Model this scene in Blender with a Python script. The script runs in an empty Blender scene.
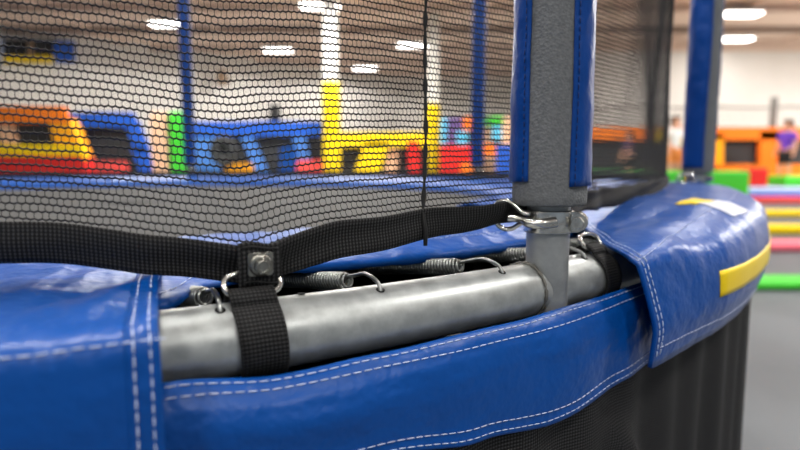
import bpy, bmesh, math, random
import numpy as np
from mathutils import Vector, Matrix, noise

random.seed(7)
SC = bpy.context.scene
COL = SC.collection
PI = math.pi
R = math.radians

# ------------------------------------------------------------------ camera
F = 560.0
PITCH = math.atan(62 / 560)
CZ = 0.96
cam_d = bpy.data.cameras.new('camera')
cam_d.lens = 36.0 * F / 800.0
cam_d.sensor_width = 36.0
cam_d.clip_start = 0.02
cam_d.clip_end = 200
cam_d.dof.use_dof = True
cam_d.dof.focus_distance = 0.44
cam_d.dof.aperture_fstop = 3.8
cam = bpy.data.objects.new('camera', cam_d)
COL.objects.link(cam)
cam.location = (0, 0, CZ)
cam.rotation_euler = (PI / 2 - PITCH, 0, 0)
SC.camera = cam


def at(px, py, Y):
    a = (px - 400) / F
    b = (225 - py) / F
    d = (a, math.cos(PITCH) + b * math.sin(PITCH), -math.sin(PITCH) + b * math.cos(PITCH))
    t = Y / d[1]
    return Vector((d[0] * t, Y, CZ + d[2] * t))


# ------------------------------------------------------------------ materials
def lin(c):
    return tuple(((x / 255) / 12.92 if x / 255 <= 0.04045 else (((x / 255) + 0.055) / 1.055) ** 2.4) for x in c) + (1,)


def mat(name, rgb, rough=0.5, metal=0.0, spec=0.5, bumps=(), vary=None, emit=None, coat=0.0, sheen=0.0):
    m = bpy.data.materials.new(name)
    m.use_nodes = True
    nt = m.node_tree
    n = nt.nodes
    b = n['Principled BSDF']
    col = lin(rgb)
    b.inputs['Base Color'].default_value = col
    b.inputs['Roughness'].default_value = rough
    b.inputs['Metallic'].default_value = metal
    b.inputs['Specular IOR Level'].default_value = spec
    b.inputs['Coat Weight'].default_value = coat
    b.inputs['Sheen Weight'].default_value = sheen
    tc = n.new('ShaderNodeTexCoord')
    prev = None
    for (kind, scale, strength, dist) in bumps:
        if kind == 'noise':
            t = n.new('ShaderNodeTexNoise')
            t.inputs['Scale'].default_value = scale
            t.inputs['Detail'].default_value = 3
            out = t.outputs['Fac']
        elif kind == 'voronoi':
            t = n.new('ShaderNodeTexVoronoi')
            t.inputs['Scale'].default_value = scale
            out = t.outputs['Distance']
        nt.links.new(tc.outputs['Object'], t.inputs['Vector'])
        bp = n.new('ShaderNodeBump')
        bp.inputs['Strength'].default_value = strength
        bp.inputs['Distance'].default_value = dist
        nt.links.new(out, bp.inputs['Height'])
        if prev:
            nt.links.new(prev.outputs['Normal'], bp.inputs['Normal'])
        prev = bp
    if prev:
        nt.links.new(prev.outputs['Normal'], b.inputs['Normal'])
    if vary:
        rgb2, scale, rvar = vary
        t = n.new('ShaderNodeTexNoise')
        t.inputs['Scale'].default_value = scale
        t.inputs['Detail'].default_value = 5
        t.inputs['Roughness'].default_value = 0.65
        nt.links.new(tc.outputs['Object'], t.inputs['Vector'])
        cr = n.new('ShaderNodeValToRGB')
        cr.color_ramp.elements[0].position = 0.35
        cr.color_ramp.elements[1].position = 0.68
        cr.color_ramp.elements[0].color = col
        cr.color_ramp.elements[1].color = lin(rgb2)
        nt.links.new(t.outputs['Fac'], cr.inputs['Fac'])
        nt.links.new(cr.outputs['Color'], b.inputs['Base Color'])
        if rvar:
            mr = n.new('ShaderNodeMapRange')
            mr.inputs['From Min'].default_value = 0.3
            mr.inputs['From Max'].default_value = 0.7
            mr.inputs['To Min'].default_value = rough - rvar
            mr.inputs['To Max'].default_value = rough + rvar
            nt.links.new(t.outputs['Fac'], mr.inputs['Value'])
            nt.links.new(mr.outputs['Result'], b.inputs['Roughness'])
    if emit:
        b.inputs['Emission Color'].default_value = lin(emit[0])
        b.inputs['Emission Strength'].default_value = emit[1]
    return m


def webbing_mat(name, rgb, rgb2, su, sv):
    """woven strap: UV grid of ribs used for colour and bump"""
    m = mat(name, rgb, 0.75, 0, 0.3)
    nt = m.node_tree
    n = nt.nodes
    b = n['Principled BSDF']
    uv = n.new('ShaderNodeUVMap')
    sep = n.new('ShaderNodeSeparateXYZ')
    nt.links.new(uv.outputs['UV'], sep.inputs['Vector'])

    def sine(sock, k, ph=0.0):
        a = n.new('ShaderNodeMath'); a.operation = 'MULTIPLY_ADD'
        a.inputs[1].default_value = k; a.inputs[2].default_value = ph
        nt.links.new(sock, a.inputs[0])
        s = n.new('ShaderNodeMath'); s.operation = 'SINE'
        nt.links.new(a.outputs[0], s.inputs[0])
        return s.outputs[0]
    s1 = sine(sep.outputs['X'], su)
    s2 = sine(sep.outputs['Y'], sv)
    m1 = n.new('ShaderNodeMath'); m1.operation = 'MULTIPLY'
    m1.inputs[1].default_value = 0.4
    nt.links.new(s1, m1.inputs[0])
    mu = n.new('ShaderNodeMath'); mu.operation = 'MULTIPLY_ADD'
    mu.inputs[1].default_value = 0.6
    nt.links.new(s2, mu.inputs[0]); nt.links.new(m1.outputs[0], mu.inputs[2])
    ad = n.new('ShaderNodeMath'); ad.operation = 'MULTIPLY_ADD'
    ad.inputs[1].default_value = 0.5; ad.inputs[2].default_value = 0.5
    nt.links.new(mu.outputs[0], ad.inputs[0])
    cr = n.new('ShaderNodeValToRGB')
    cr.color_ramp.elements[0].position = 0.45
    cr.color_ramp.elements[1].position = 1.0
    cr.color_ramp.elements[0].color = lin(rgb)
    cr.color_ramp.elements[1].color = lin(rgb2)
    nt.links.new(ad.outputs[0], cr.inputs['Fac'])
    nt.links.new(cr.outputs['Color'], b.inputs['Base Color'])
    bp = n.new('ShaderNodeBump')
    bp.inputs['Strength'].default_value = 0.7
    bp.inputs['Distance'].default_value = 0.0006
    nt.links.new(ad.outputs[0], bp.inputs['Height'])
    nt.links.new(bp.outputs['Normal'], b.inputs['Normal'])
    return m


M = {}
M['vinyl'] = mat('blue_vinyl', (0, 73, 154), 0.38, 0, 0.32,
                 bumps=(('noise', 30, 0.5, 0.007), ('noise', 120, 0.25, 0.0012), ('voronoi', 900, 0.18, 0.0003)))
M['vinyl_dark'] = mat('blue_vinyl_sleeve', (0, 62, 138), 0.35, 0, 0.32,
                      bumps=(('noise', 38, 0.45, 0.006), ('voronoi', 800, 0.2, 0.0003)))
M['thread'] = mat('stitch_thread', (205, 215, 240), 0.7)
M['navy_thread'] = mat('navy_thread', (4, 30, 90), 0.7)
M['galv'] = mat('galvanised_steel', (164, 167, 166), 0.42, 0.6, 0.5, vary=((190, 194, 192), 60, 0.1),
                bumps=(('noise', 240, 0.15, 0.0004),))
M['pole'] = mat('dull_steel_tube', (146, 149, 150), 0.42, 0.55, 0.5, vary=((170, 172, 172), 45, 0.08),
                bumps=(('noise', 200, 0.15, 0.0004),))
M['weld'] = mat('weld_bead', (112, 110, 104), 0.5, 0.6, bumps=(('noise', 300, 0.8, 0.001),))
M['zinc'] = mat('zinc_plated', (226, 225, 220), 0.2, 0.92, vary=((184, 182, 176), 80, 0.08))
M['stainless'] = mat('stainless_fitting', (168, 166, 158), 0.3, 1.0, vary=((140, 138, 130), 120, 0.06))
M['spring'] = mat('spring_steel', (158, 160, 158), 0.34, 1.0)
M['hole'] = mat('hole_dark', (14, 14, 15), 0.8)
M['web'] = webbing_mat('black_webbing', (5, 5, 6), (62, 62, 62), 2 * PI / 0.0026, 2 * PI / 0.0026)
M['web_plain'] = mat('black_webbing_fine', (10, 10, 11), 0.8, bumps=(('noise', 700, 0.5, 0.0006),))
M['thread_black'] = mat('black_net_thread', (13, 13, 14), 0.75)
M['foam'] = mat('grey_foam', (104, 106, 108), 0.9, 0, 0.2, bumps=(('voronoi', 420, 0.45, 0.0012), ('noise', 900, 0.3, 0.0006)),
                vary=((122, 124, 126), 250, 0))
M['mat'] = mat('woven_mat', (62, 62, 61), 0.75, 0, 0.25, bumps=(('noise', 300, 0.2, 0.001),))
M['skirt'] = webbing_mat('black_skirt_mesh', (9, 9, 10), (64, 64, 66), 2 * PI / 0.0030, 2 * PI / 0.0030)
M['yellow_tag'] = mat('yellow_tape', (250, 214, 10), 0.45)
M['glare_white'] = mat('painted_glare', (206, 210, 226), 0.4)  # pale colour of the glare painted on the pad top


# ------------------------------------------------------------------ object helpers
def tag(o, label=None, cat=None, group=None, kind=None):
    if label: o['label'] = label
    if cat: o['category'] = cat
    if group: o['group'] = group
    if kind: o['kind'] = kind
    return o


def thing(name, label, cat, loc=(0, 0, 0), group=None):
    o = bpy.data.objects.new(name, None)
    o.empty_display_size = 0.1
    COL.objects.link(o)
    o.location = loc
    return tag(o, label, cat, group)


def wloc(o):
    v = Vector((0, 0, 0))
    while o is not None:
        v += Vector(o.location)
        o = o.parent
    return v


class MB:
    """collects verts and faces in world space and links them as one mesh"""

    def __init__(s):
        s.v = []; s.f = []; s.mi = []; s.uv = {}

    def add(s, vs, fs, mi=0):
        b = len(s.v)
        s.v.extend([tuple(p) for p in vs])
        for f in fs:
            s.f.append([b + i for i in f]); s.mi.append(mi)
        return b

    def box(s, lo, hi, mi=0):
        x0, y0, z0 = lo; x1, y1, z1 = hi
        s.add([(x0, y0, z0), (x1, y0, z0), (x1, y1, z0), (x0, y1, z0), (x0, y0, z1), (x1, y0, z1), (x1, y1, z1), (x0, y1, z1)],
              [(0, 3, 2, 1), (4, 5, 6, 7), (0, 1, 5, 4), (1, 2, 6, 5), (2, 3, 7, 6), (3, 0, 4, 7)], mi)

    def tube(s, path, rad, sides=8, closed=False, caps=True, mi=0):
        P = [Vector(p) for p in path]
        n = len(P)
        rads = rad if isinstance(rad, (list, tuple)) else [rad] * n
        vs = []
        up = None
        for i in range(n):
            if closed:
                t = P[(i + 1) % n] - P[i - 1]
            else:
                t = P[min(i + 1, n - 1)] - P[max(i - 1, 0)]
            t = t.normalized() if t.length > 1e-12 else Vector((0, 0, 1))
            if up is None:
                up = Vector((0, 0, 1)) if abs(t.z) < 0.9 else Vector((1, 0, 0))
            u = (up - t * up.dot(t)).normalized()
            w = t.cross(u)
            up = u
            for k in range(sides):
                a = 2 * PI * k / sides
                vs.append(P[i] + (u * math.cos(a) + w * math.sin(a)) * rads[i])
        fs = []
        m = n if closed else n - 1
        for i in range(m):
            j = (i + 1) % n
            for k in range(sides):
                q = (k + 1) % sides
                fs.append((i * sides + k, i * sides + q, j * sides + q, j * sides + k))
        if caps and not closed:
            fs.append(tuple(range(sides - 1, -1, -1)))
            fs.append(tuple((n - 1) * sides + k for k in range(sides)))
        s.add(vs, fs, mi)

    def grid(s, nu, nv, fn, mi=0, closed_u=False, uv=None):
        vs = [fn(i / (nu if closed_u else nu - 1), j / (nv - 1)) for i in range(nu) for j in range(nv)]
        b = len(s.v)
        s.v.extend([tuple(p) for p in vs])
        if uv:
            for i in range(nu):
                for j in range(nv):
                    s.uv[b + i * nv + j] = uv(i / (nu - 1), j / (nv - 1))
        for i in range(nu if closed_u else nu - 1):
            i2 = (i + 1) % nu
            for j in range(nv - 1):
                s.f.append([b + i * nv + j, b + i2 * nv + j, b + i2 * nv + j + 1, b + i * nv + j + 1]); s.mi.append(mi)

    def flip(s):
        s.f = [f[::-1] for f in s.f]
        return s

    def build(s, name, mats, parent=None, smooth=True, loc=None, solid=0.0, offset=-1.0, bevel=0.0, bseg=3, sub=0):
        me = bpy.data.meshes.new(name)
        base = wloc(parent) if parent is not None else (Vector(loc) if loc is not None else Vector((0, 0, 0)))
        me.from_pydata([(x - base.x, y - base.y, z - base.z) for x, y, z in s.v], [], s.f)
        if not isinstance(mats, (list, tuple)): mats = [mats]
        for m in mats: me.materials.append(m)
        if len(mats) > 1: me.polygons.foreach_set('material_index', s.mi)
        if s.uv:
            l = me.uv_layers.new(name='UVMap')
            for lp in me.loops:
                l.data[lp.index].uv = s.uv.get(lp.vertex_index, (0, 0))
        if bevel == 0 and smooth:
            me.polygons.foreach_set('use_smooth', [True] * len(me.polygons))
        o = bpy.data.objects.new(name, me)
        COL.objects.link(o)
        if parent is not None: o.parent = parent
        elif loc is not None: o.location = loc
        if solid:
            md = o.modifiers.new('thick', 'SOLIDIFY'); md.thickness = solid; md.offset = offset
        if bevel:
            md = o.modifiers.new('bevel', 'BEVEL'); md.width = bevel; md.segments = bseg; md.limit_method = 'ANGLE'
            me.polygons.foreach_set('use_smooth', [True] * len(me.polygons))
            wn = o.modifiers.new('wn', 'WEIGHTED_NORMAL'); wn.keep_sharp = True
        if sub:
            md = o.modifiers.new('sub', 'SUBSURF'); md.levels = sub; md.render_levels = sub
        return o


def copy_tree(o, parent=None):
    c = o.copy()
    COL.objects.link(c)
    if parent is not None: c.parent = parent
    for ch in [x for x in list(bpy.data.objects) if x.parent == o]:
        copy_tree(ch, c)
    return c


# ------------------------------------------------------------------ ring geometry (z given relative to the eye height CZ)
CX, CY = -0.896, 1.82
RAIL_R, RAIL_Z, RAIL_T = 1.67, -0.112, 0.0235


def pol(th, r, z):
    a = R(th)
    return Vector((CX + r * math.cos(a), CY + r * math.sin(a), CZ + z))


def ipl(x, pts):
    if x <= pts[0][0]: return pts[0][1]
    for (a, va), (b, vb) in zip(pts, pts[1:]):
        if x <= b:
            t = (x - a) / (b - a)
            t = t * t * (3 - 2 * t)
            return va + (vb - va) * t
    return pts[-1][1]


def lpl(x, pts):
    if x <= pts[0][0]: return pts[0][1]
    for (a, va), (b, vb) in zip(pts, pts[1:]):
        if x <= b:
            return va + (vb - va) * (x - a) / (b - a)
    return pts[-1][1]


BASE = (CX, CY, 0)

# ------------------------------------------------------------------ trampoline frame, mat, springs
tramp = thing('trampoline', 'round trampoline with galvanised tube rail, coil springs and grey jumping mat', 'trampoline', BASE)
b = MB()
N = 360
b.tube([pol(360 * i / N, RAIL_R, RAIL_Z) for i in range(N)], RAIL_T, 32, closed=True)
rail = b.build('frame_rail', M['galv'], tramp)
# weld bead and short sleeve where the post meets the rail
b = MB()
for i in range(40):
    a = 2 * PI * i / 40
b.tube([pol(-52.95, RAIL_R + math.cos(a) * (RAIL_T + 0.001), RAIL_Z + math.sin(a) * (RAIL_T + 0.001)) for a in
        [2 * PI * k / 48 for k in range(48)]], [0.0014 + 0.0006 * math.sin(k * 2.3) + 0.0003 * math.sin(k * 5.7) for k in range(48)], 8, closed=True)
b.build('weld_bead', M['weld'], rail)
# mat
b = MB()
b.grid(180, 8, lambda u, v: pol(360 * u, 0.001 + 1.27 * v, -0.128 - 0.012 * (1 - v) ** 2 + 0.0), closed_u=True)
b.build('jumping_mat', M['mat'], tramp, solid=0.003)
b = MB()
b.grid(180, 5, lambda u, v: pol(360 * u, 1.25 + 0.035 * math.sin(v * PI), -0.128 + 0.004 * math.cos(v * PI)), closed_u=True)
b.build('mat_hem', M['web_plain'], tramp)


def spring(th):
    b = MB()
    ax0 = pol(th, 1.629, -0.0930)
    ax1 = pol(th - 3.6, 1.40, -0.1175)
    d = (ax1 - ax0)
    L = d.length
    d.normalize()
    u = Vector((0, 0, 1)); u = (u - d * u.dot(d)).normalized()
    w = d.cross(u)
    turns = int(L / 0.0031)
    pts = []
    for i in range(turns * 12 + 1):
        t = i / (turns * 12)
        a = 2 * PI * turns * t
        rr = 0.0068
        if t < 0.02: rr = 0.0038 + (0.0030) * t / 0.02
        pts.append(ax0 + d * (L * t) + (u * math.cos(a) + w * math.sin(a)) * rr)
    b.tube(pts, 0.00108, 6)
    s = b.build('spring', M['spring'], tramp)
    # end hook dropping into the hole of the rail
    h = MB()
    hp = []
    top = pol(th, 1.669, -0.0835)
    tip = pol(th, 1.6795, -0.0920)
    p = [ax0 + d * 0.004 + u * 0.001, ax0 + u * 0.004, pol(th, 1.643, -0.0852), pol(th, 1.655, -0.0822), top, pol(th, 1.6765, -0.0865), tip]
    # smooth
    for i in range(len(p) - 1):
        for k in range(5):
            t = k / 5
            p0 = p[max(i - 1, 0)]; p1 = p[i]; p2 = p[i + 1]; p3 = p[min(i + 2, len(p) - 1)]
            hp.append(0.5 * ((2 * p1) + (p2 - p0) * t + (2 * p0 - 5 * p1 + 4 * p2 - p3) * t * t + (3 * p1 - p0 - 3 * p2 + p3) * t ** 3))
    hp.append(p[-1])
    h.tube(hp, 0.0016, 8)
    h.build('spring_hook', M['spring'], s)
    e = MB()
    # dark hole punched in the rail top
    hn = Vector((math.cos(R(th)) * 0.36, math.sin(R(th)) * 0.36, 0.93))
    hc = pol(th, RAIL_R, RAIL_Z) + hn * (RAIL_T + 0.0001)
    e.tube([hc, hc + hn * 0.0003], 0.0033, 16)
    e.build('hook_hole', M['hole'], rail)


for th in (-66.0, -62.1, -58.3, -54.25, -50.3, -46.4):
    spring(th)
# an empty hole of the rail beside the strap
e = MB()
e.tube([pol(-60.2, 1.668, -0.0883), pol(-60.2, 1.668, -0.0879)], 0.0028, 16)
e.build('hook_hole', M['hole'], rail)

# ------------------------------------------------------------------ safety net
HEM_T = [(-100, -0.034), (-72, -0.035), (-66.4, -0.0390), (-64, -0.0455), (-62.2, -0.0545), (-61.2, -0.058), (-60.3, -0.0515), (-59.0, -0.0455), (-56, -0.040), (-53.5, -0.0375), (-48, -0.034), (-44, -0.034), (-39, -0.033), (-29, -0.028), (0, -0.030), (40, -0.050), (90, -0.052), (150, -0.052), (270, -0.034)]
HEM_H = [(-100, 0.028), (-62, 0.0265), (-59.5, 0.028), (-56, 0.024), (-53.5, 0.0195), (-48, 0.022), (-44, 0.0255), (-20, 0.026), (90, 0.03), (260, 0.028)]
HEM_R = [(-100, 1.588), (-70, 1.592), (-66, 1.60), (-63, 1.630), (-61.1, 1.655), (-59.5, 1.648), (-56, 1.645), (-53.5, 1.652), (-50.5, 1.652), (-47, 1.622), (-44, 1.60), (-38, 1.59), (0, 1.588)]


def hem_t(th): return lpl(th, HEM_T)
def hem_h(th): return lpl(th, HEM_H)
def hem_r(th): return ipl(th, HEM_R)


net = thing('safety_net', 'black mesh safety net with webbing hem strapped round the trampoline', 'net', BASE)


def net_mesh(name, th0, th1, dth, nrow, dz, sub, sides, rh, rv, seed):
    cols = int(round((th1 - th0) / dth))
    H0 = -0.040
    tt = np.linspace(th0, th1, cols * sub + 1)
    ht = np.array([hem_t(t) for t in tt]); hr = np.array([hem_r(t) for t in tt])
    rng = np.random.default_rng(seed)

    def surf(thi, v, bulge):
        # thi float index array into tt, v height above the hem
        h = np.interp(thi, np.arange(len(tt)), ht)
        r = np.interp(thi, np.arange(len(tt)), hr)
        a = np.radians(np.interp(thi, np.arange(len(tt)), tt))
        z = H0 + v + (h - H0) * np.exp(-v / 0.16)
        rr = 1.585 + (r - 1.585) * np.exp(-v / 0.07) + bulge
        rr = rr + 0.004 * np.sin(a * 37 + v * 9) * np.minimum(1, v / 0.1)
        return np.stack([CX + rr * np.cos(a) - BASE[0], CY + rr * np.sin(a) - BASE[1], CZ + z - BASE[2]], -1)
    squash = lambda v: v * (1 - 0.16 * np.exp(-v / 0.12))
    V = []; Fc = []; base = 0
    ang = np.arange(sides) * 2 * PI / sides

    def sweep(paths, rad):
        nonlocal base
        # paths: (K, n, 3) ; returns tubes with fixed frames (radial + along)
        K, n, _ = paths.shape
        t = np.gradient(paths, axis=1)
        t /= np.linalg.norm(t, axis=-1, keepdims=True) + 1e-12
        rad_dir = paths.copy(); rad_dir[..., 2] = 0
        rad_dir /= np.linalg.norm(rad_dir, axis=-1, keepdims=True)
        w = np.cross(t, rad_dir); w /= np.linalg.norm(w, axis=-1, keepdims=True) + 1e-12
        ring = paths[:, :, None, :] + rad * (rad_dir[:, :, None, :] * np.cos(ang)[None, None, :, None] + w[:, :, None, :] * np.sin(ang)[None, None, :, None])
        V.append(ring.reshape(-1, 3))
        idx = np.arange(K * n * sides).reshape(K, n, sides) + base
        nx = np.roll(idx, -1, axis=2)
        q = np.stack([idx[:, :-1], nx[:, :-1], nx[:, 1:], idx[:, 1:]], -1).reshape(-1, 4)
        Fc.append(q)
        base += K * n * sides
    i = np.arange(cols * sub + 1)
    for row in range(nrow):
        off = 0.5 * (row % 2)
        ph = (i / sub + off) % 1.0
        sag = -0.17 * dz * np.sin(ph * PI)          # scalloped row hanging between knots
        jit = 0.06 * dz * np.sin(i / sub * 0.7 + row * 1.3)
        v = squash(row * dz + 0.15 * dz + sag + jit)
        p = surf(i.astype(float), v, 0.0)
        sweep(p[None], rh)
        if row < nrow - 1:
            k0 = np.arange(cols) * sub + int((1 - off) % 1.0 * sub)   # knot of this row = sag middle of the row above
            k0 = k0[k0 <= cols * sub]
            k = k0.astype(float)
            n = 3
            s = np.linspace(0, 1, n)
            vv = row * dz + 0.15 * dz + s[None, :] * dz * 0.78 + 0 * k[:, None]
            vv = squash(vv)
            lean = 0.12 * sub * np.sin(k * 0.37 + row)[:, None] * np.sin(s * PI)[None, :]
            p = surf(np.clip(k[:, None] + lean, 0, cols * sub), vv, 0.0)
            sweep(p, rv)
    V = np.concatenate(V); Q = np.concatenate(Fc)
    me = bpy.data.meshes.new(name)
    me.vertices.add(len(V)); me.vertices.foreach_set('co', V.astype(np.float32).ravel())
    me.loops.add(len(Q) * 4); me.loops.foreach_set('vertex_index', Q.astype(np.int32).ravel())
    me.polygons.add(len(Q)); me.polygons.foreach_set('loop_start', np.arange(len(Q), dtype=np.int32) * 4)
    me.polygons.foreach_set('loop_total', np.full(len(Q), 4, dtype=np.int32))
    me.update(calc_edges=True)
    me.materials.append(M['thread_black'])
    o = bpy.data.objects.new(name, me)
    COL.objects.link(o); o.parent = net
    return o


net_mesh('net_mesh', -92, -10, 0.158, 96, 0.0055, 6, 3, 0.00078, 0.00028, 3)
net_mesh('net_mesh', -10, 268, 0.43, 76, 0.0145, 4, 3, 0.00062, 0.00045, 5)


# webbing hem all the way round
def hem_pt(th, v):
    top = hem_t(th); h = hem_h(th)
    r = hem_r(th) + 0.003
    # folded/twisted a little next to the pulled points
    tw = 0.006 * math.exp(-((th + 61.15) / 1.2) ** 2) + 0.005 * math.exp(-((th + 53.2) / 1.6) ** 2)
    r += tw * math.cos(v * PI) + 0.0012 * math.sin(v * 2 * PI + th * 0.5)
    z = top + 0.003 - v * h + 0.0008 * math.sin(th * 2.1)
    return pol(th, r, z)


b = MB()
NH = 420
b.grid(NH, 7, lambda u, v: hem_pt(-92 + 84 * u, v), uv=lambda u, v: (0.028 * v, R(84) * 1.6 * u))
b.build('hem_strap', M['web'], net, solid=0.0022, offset=0)
b = MB()
b.grid(160, 4, lambda u, v: pol(-8 + 276 * u, 1.588, hem_t(-8 + 276 * u) + 0.003 - 0.030 * v), uv=lambda u, v: (0.028 * v, 7.6 * u))
b.build('hem_strap', M['web'], net, solid=0.0022, offset=0)

# seam cord of the net
b = MB()
CORD_T = -56.3
pts = []
for i in range(90):
    v = i / 89 * 0.52
    th = -54.75 + 0.15 * (v / 0.2) + 0.04 * math.sin(v * 30) + (CORD_T + 54.75) * math.exp(-v / 0.07)
    pts.append(pol(th, 1.588 + (hem_r(th) - 1.585) * math.exp(-v / 0.07), -0.042 + v + 0.002))
pts = [pol(CORD_T, hem_r(CORD_T) + 0.0065, -0.066), pol(CORD_T, hem_r(CORD_T) + 0.0068, -0.053)] + pts
b.tube(pts, [0.0017 + 0.0006 * math.sin(k * 1.9) + 0.0003 * math.sin(k * 5.1) for k in range(len(pts))], 7)
b.build('seam_cord', M['thread_black'], net)


def tether(th, half, with_block):
    """steel ring and webbing loop tying the hem to the rail"""
    rr = 0.0262
    path = []
    for k in range(33):
        a = PI / 2 + 0.5 - (2 * PI - 1.0 + 0) * 0 - 0
        path.append(None)
    path = []
    bar = (1.671, -0.0835)
    for k in range(41):                       # round the rail, open at the top
        a = R(62) - R(304) * k / 40
        path.append((RAIL_R + rr * math.cos(a), RAIL_Z + rr * math.sin(a)))
    path.append((bar[0] - 0.006, bar[1] + 0.002))
    path.append((bar[0], bar[1] + 0.0036))
    path.append((bar[0] + 0.006, bar[1] + 0.002))
    n = len(path)
    b = MB()
    ln = [0]
    for k in range(1, n + 1):
        p, q = path[k - 1], path[k % n]
        ln.append(ln[-1] + math.hypot(p[0] - q[0], p[1] - q[1]))

    def fn(u, v):
        k = int(round(u * n)) % n
        r_, z_ = path[k]
        t = th + (v - 0.5) * 2 * half + 0.10 * half * (RAIL_Z - z_) / 0.02
        return pol(t, r_ + 0.0004 * math.cos(v * PI * 2), z_)
    b.grid(n + 1, 5, fn, uv=lambda u, v: (v * 0.03, ln[int(round(u * n))]))
    loop = b.build('tether_loop', M['web'], net, solid=0.0018, offset=0)
    # rounded rectangular ring
    b = MB()
    w = half * 1.24
    pts = []
    rz0, rz1 = bar[1] - 0.0005, bar[1] + 0.0130
    for k in range(48):
        a = 2 * PI * k / 48
        cx = math.copysign(abs(math.cos(a)) ** 0.75, math.cos(a))
        sz = math.copysign(abs(math.sin(a)) ** 0.75, math.sin(a))
        z_ = (rz0 + rz1) / 2 + sz * (rz1 - rz0) / 2
        r_ = bar[0] - 0.72 * (z_ - rz0) + 0.003
        pts.append(pol(th + cx * w, r_, z_))
    b.tube(pts, 0.0019, 10, closed=True)
    b.build('steel_ring', M['zinc'], loop)


tether(-61.33, 0.50, True)
tether(-49.45, 0.43, False)

# folded webbing block with plate and hex bolt
thb = -61.15
half = 0.46


def blk(u, v, off):
    th = thb + (u - 0.5) * 2 * half
    z = -0.0515 - 0.0285 * v
    return pol(th, 1.6655 + off + 0.0012 * math.sin(v * PI) + 0.0006 * math.sin(u * 9), z + 0.001 * math.sin(u * 6))


b = MB()
b.grid(16, 16, lambda u, v: blk(u, v, 0), uv=lambda u, v: (0.026 * v, 0.026 * u))
block = b.build('strap_block', M['web'], net, solid=0.006, offset=0, bevel=0)
b = MB()
# rim of the block: two darker ridges of stitching
for vv in (0.1, 0.9):
    b.tube([blk(0.08 + 0.84 * k / 14, vv, 0.0035) for k in range(15)], 0.0007, 6)
b.build('block_stitching', M['thread_black'], block)


def frame_at(th, r, z):
    o = pol(th, r, z)
    n_ = Vector((math.cos(R(th)), math.sin(R(th)), 0))
    t_ = Vector((-n_.y, n_.x, 0))
    return o, t_, Vector((0, 0, 1)), n_


def prism(b, o, t_, u_, n_, outline, d0, d1, inset=0.0):
    k = len(outline)
    vs = [o + t_ * x + u_ * y + n_ * d0 for x, y in outline] + [o + t_ * x + u_ * y + n_ * d1 for x, y in outline]
    fs = [tuple(range(k - 1, -1, -1)), tuple(range(k, 2 * k))] + [(i, (i + 1) % k, k + (i + 1) % k, k + i) for i in range(k)]
    b.add(vs, fs)


def circ(r, n, ph=0): return [(r * math.cos(2 * PI * i / n + ph), r * math.sin(2 * PI * i / n + ph)) for i in range(n)]


def rrect(hx, hy, r, n=5):
    out = []
    for cx, cy, a0 in ((hx - r, hy - r, 0), (-hx + r, hy - r, PI / 2), (-hx + r, -hy + r, PI), (hx - r, -hy + r, 3 * PI / 2)):
        for i in range(n + 1):
            a = a0 + PI / 2 * i / n
            out.append((cx + r * math.cos(a), cy + r * math.sin(a)))
    return out


o_, t_, u_, n_ = frame_at(thb, 1.6690, -0.0650)
n_ = (n_ + Vector((0, 0, -0.05))).normalized(); u_ = n_.cross(t_).normalized()
b = MB(); prism(b, o_, t_, u_, n_, rrect(0.0083, 0.0078, 0.0022), 0.000, 0.0016)
plate = b.build('washer_plate', M['stainless'], block, bevel=0.0004, bseg=2)
b = MB()
o2 = o_ + n_ * 0.0016 - u_ * 0.0004
for k in range(1):
    rings = [(0.0074, 0.0), (0.0076, 0.0008), (0.0066, 0.0018), (0.0050, 0.0022)]
    nn = 28
    vs = []; fs = []
    for r_, d_ in rings:
        for i in range(nn):
            a = 2 * PI * i / nn
            vs.append(o2 + t_ * r_ * math.cos(a) + u_ * r_ * math.sin(a) + n_ * d_)
    for j in range(3):
        for i in range(nn):
            fs.append((j * nn + i, j * nn + (i + 1) % nn, (j + 1) * nn + (i + 1) % nn, (j + 1) * nn + i))
    b.add(vs, fs)
b.build('washer_cup', M['stainless'], block)
b = MB(); prism(b, o2, t_, u_, n_, circ(0.0054, 6, 0.25), 0.0012, 0.0058)
bolt = b.build('hex_bolt', M['stainless'], block, bevel=0.0006, bseg=2)
b = MB()
b.tube([o2 + n_ * 0.0057 + (t_ * math.cos(a) + u_ * math.sin(a)) * 0.0036 for a in [2 * PI * k / 24 for k in range(24)]], 0.0005, 6, closed=True)
b.build('bolt_rim', M['stainless'], block)


# ------------------------------------------------------------------ pads
def stitch(par, fn, length, d=0.0058, gap=0.0016, rad=0.00042):
    """dashes along a curve fn(s in metres)"""
    b = MB()
    s = 0.0
    while s + d < length:
        m = d * random.uniform(0.9, 1.05)
        p = [fn(s), fn(s + m * 0.25), fn(s + m * 0.5), fn(s + m * 0.75), fn(s + m)]
        b.tube(p, [rad * 0.5, rad, rad * 1.05, rad, rad * 0.5], 5)
        s += m + gap
    b.build('stitching', M['thread'], par)


def nz(x, y, z): return noise.noise(Vector((x, y, z)))


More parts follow.
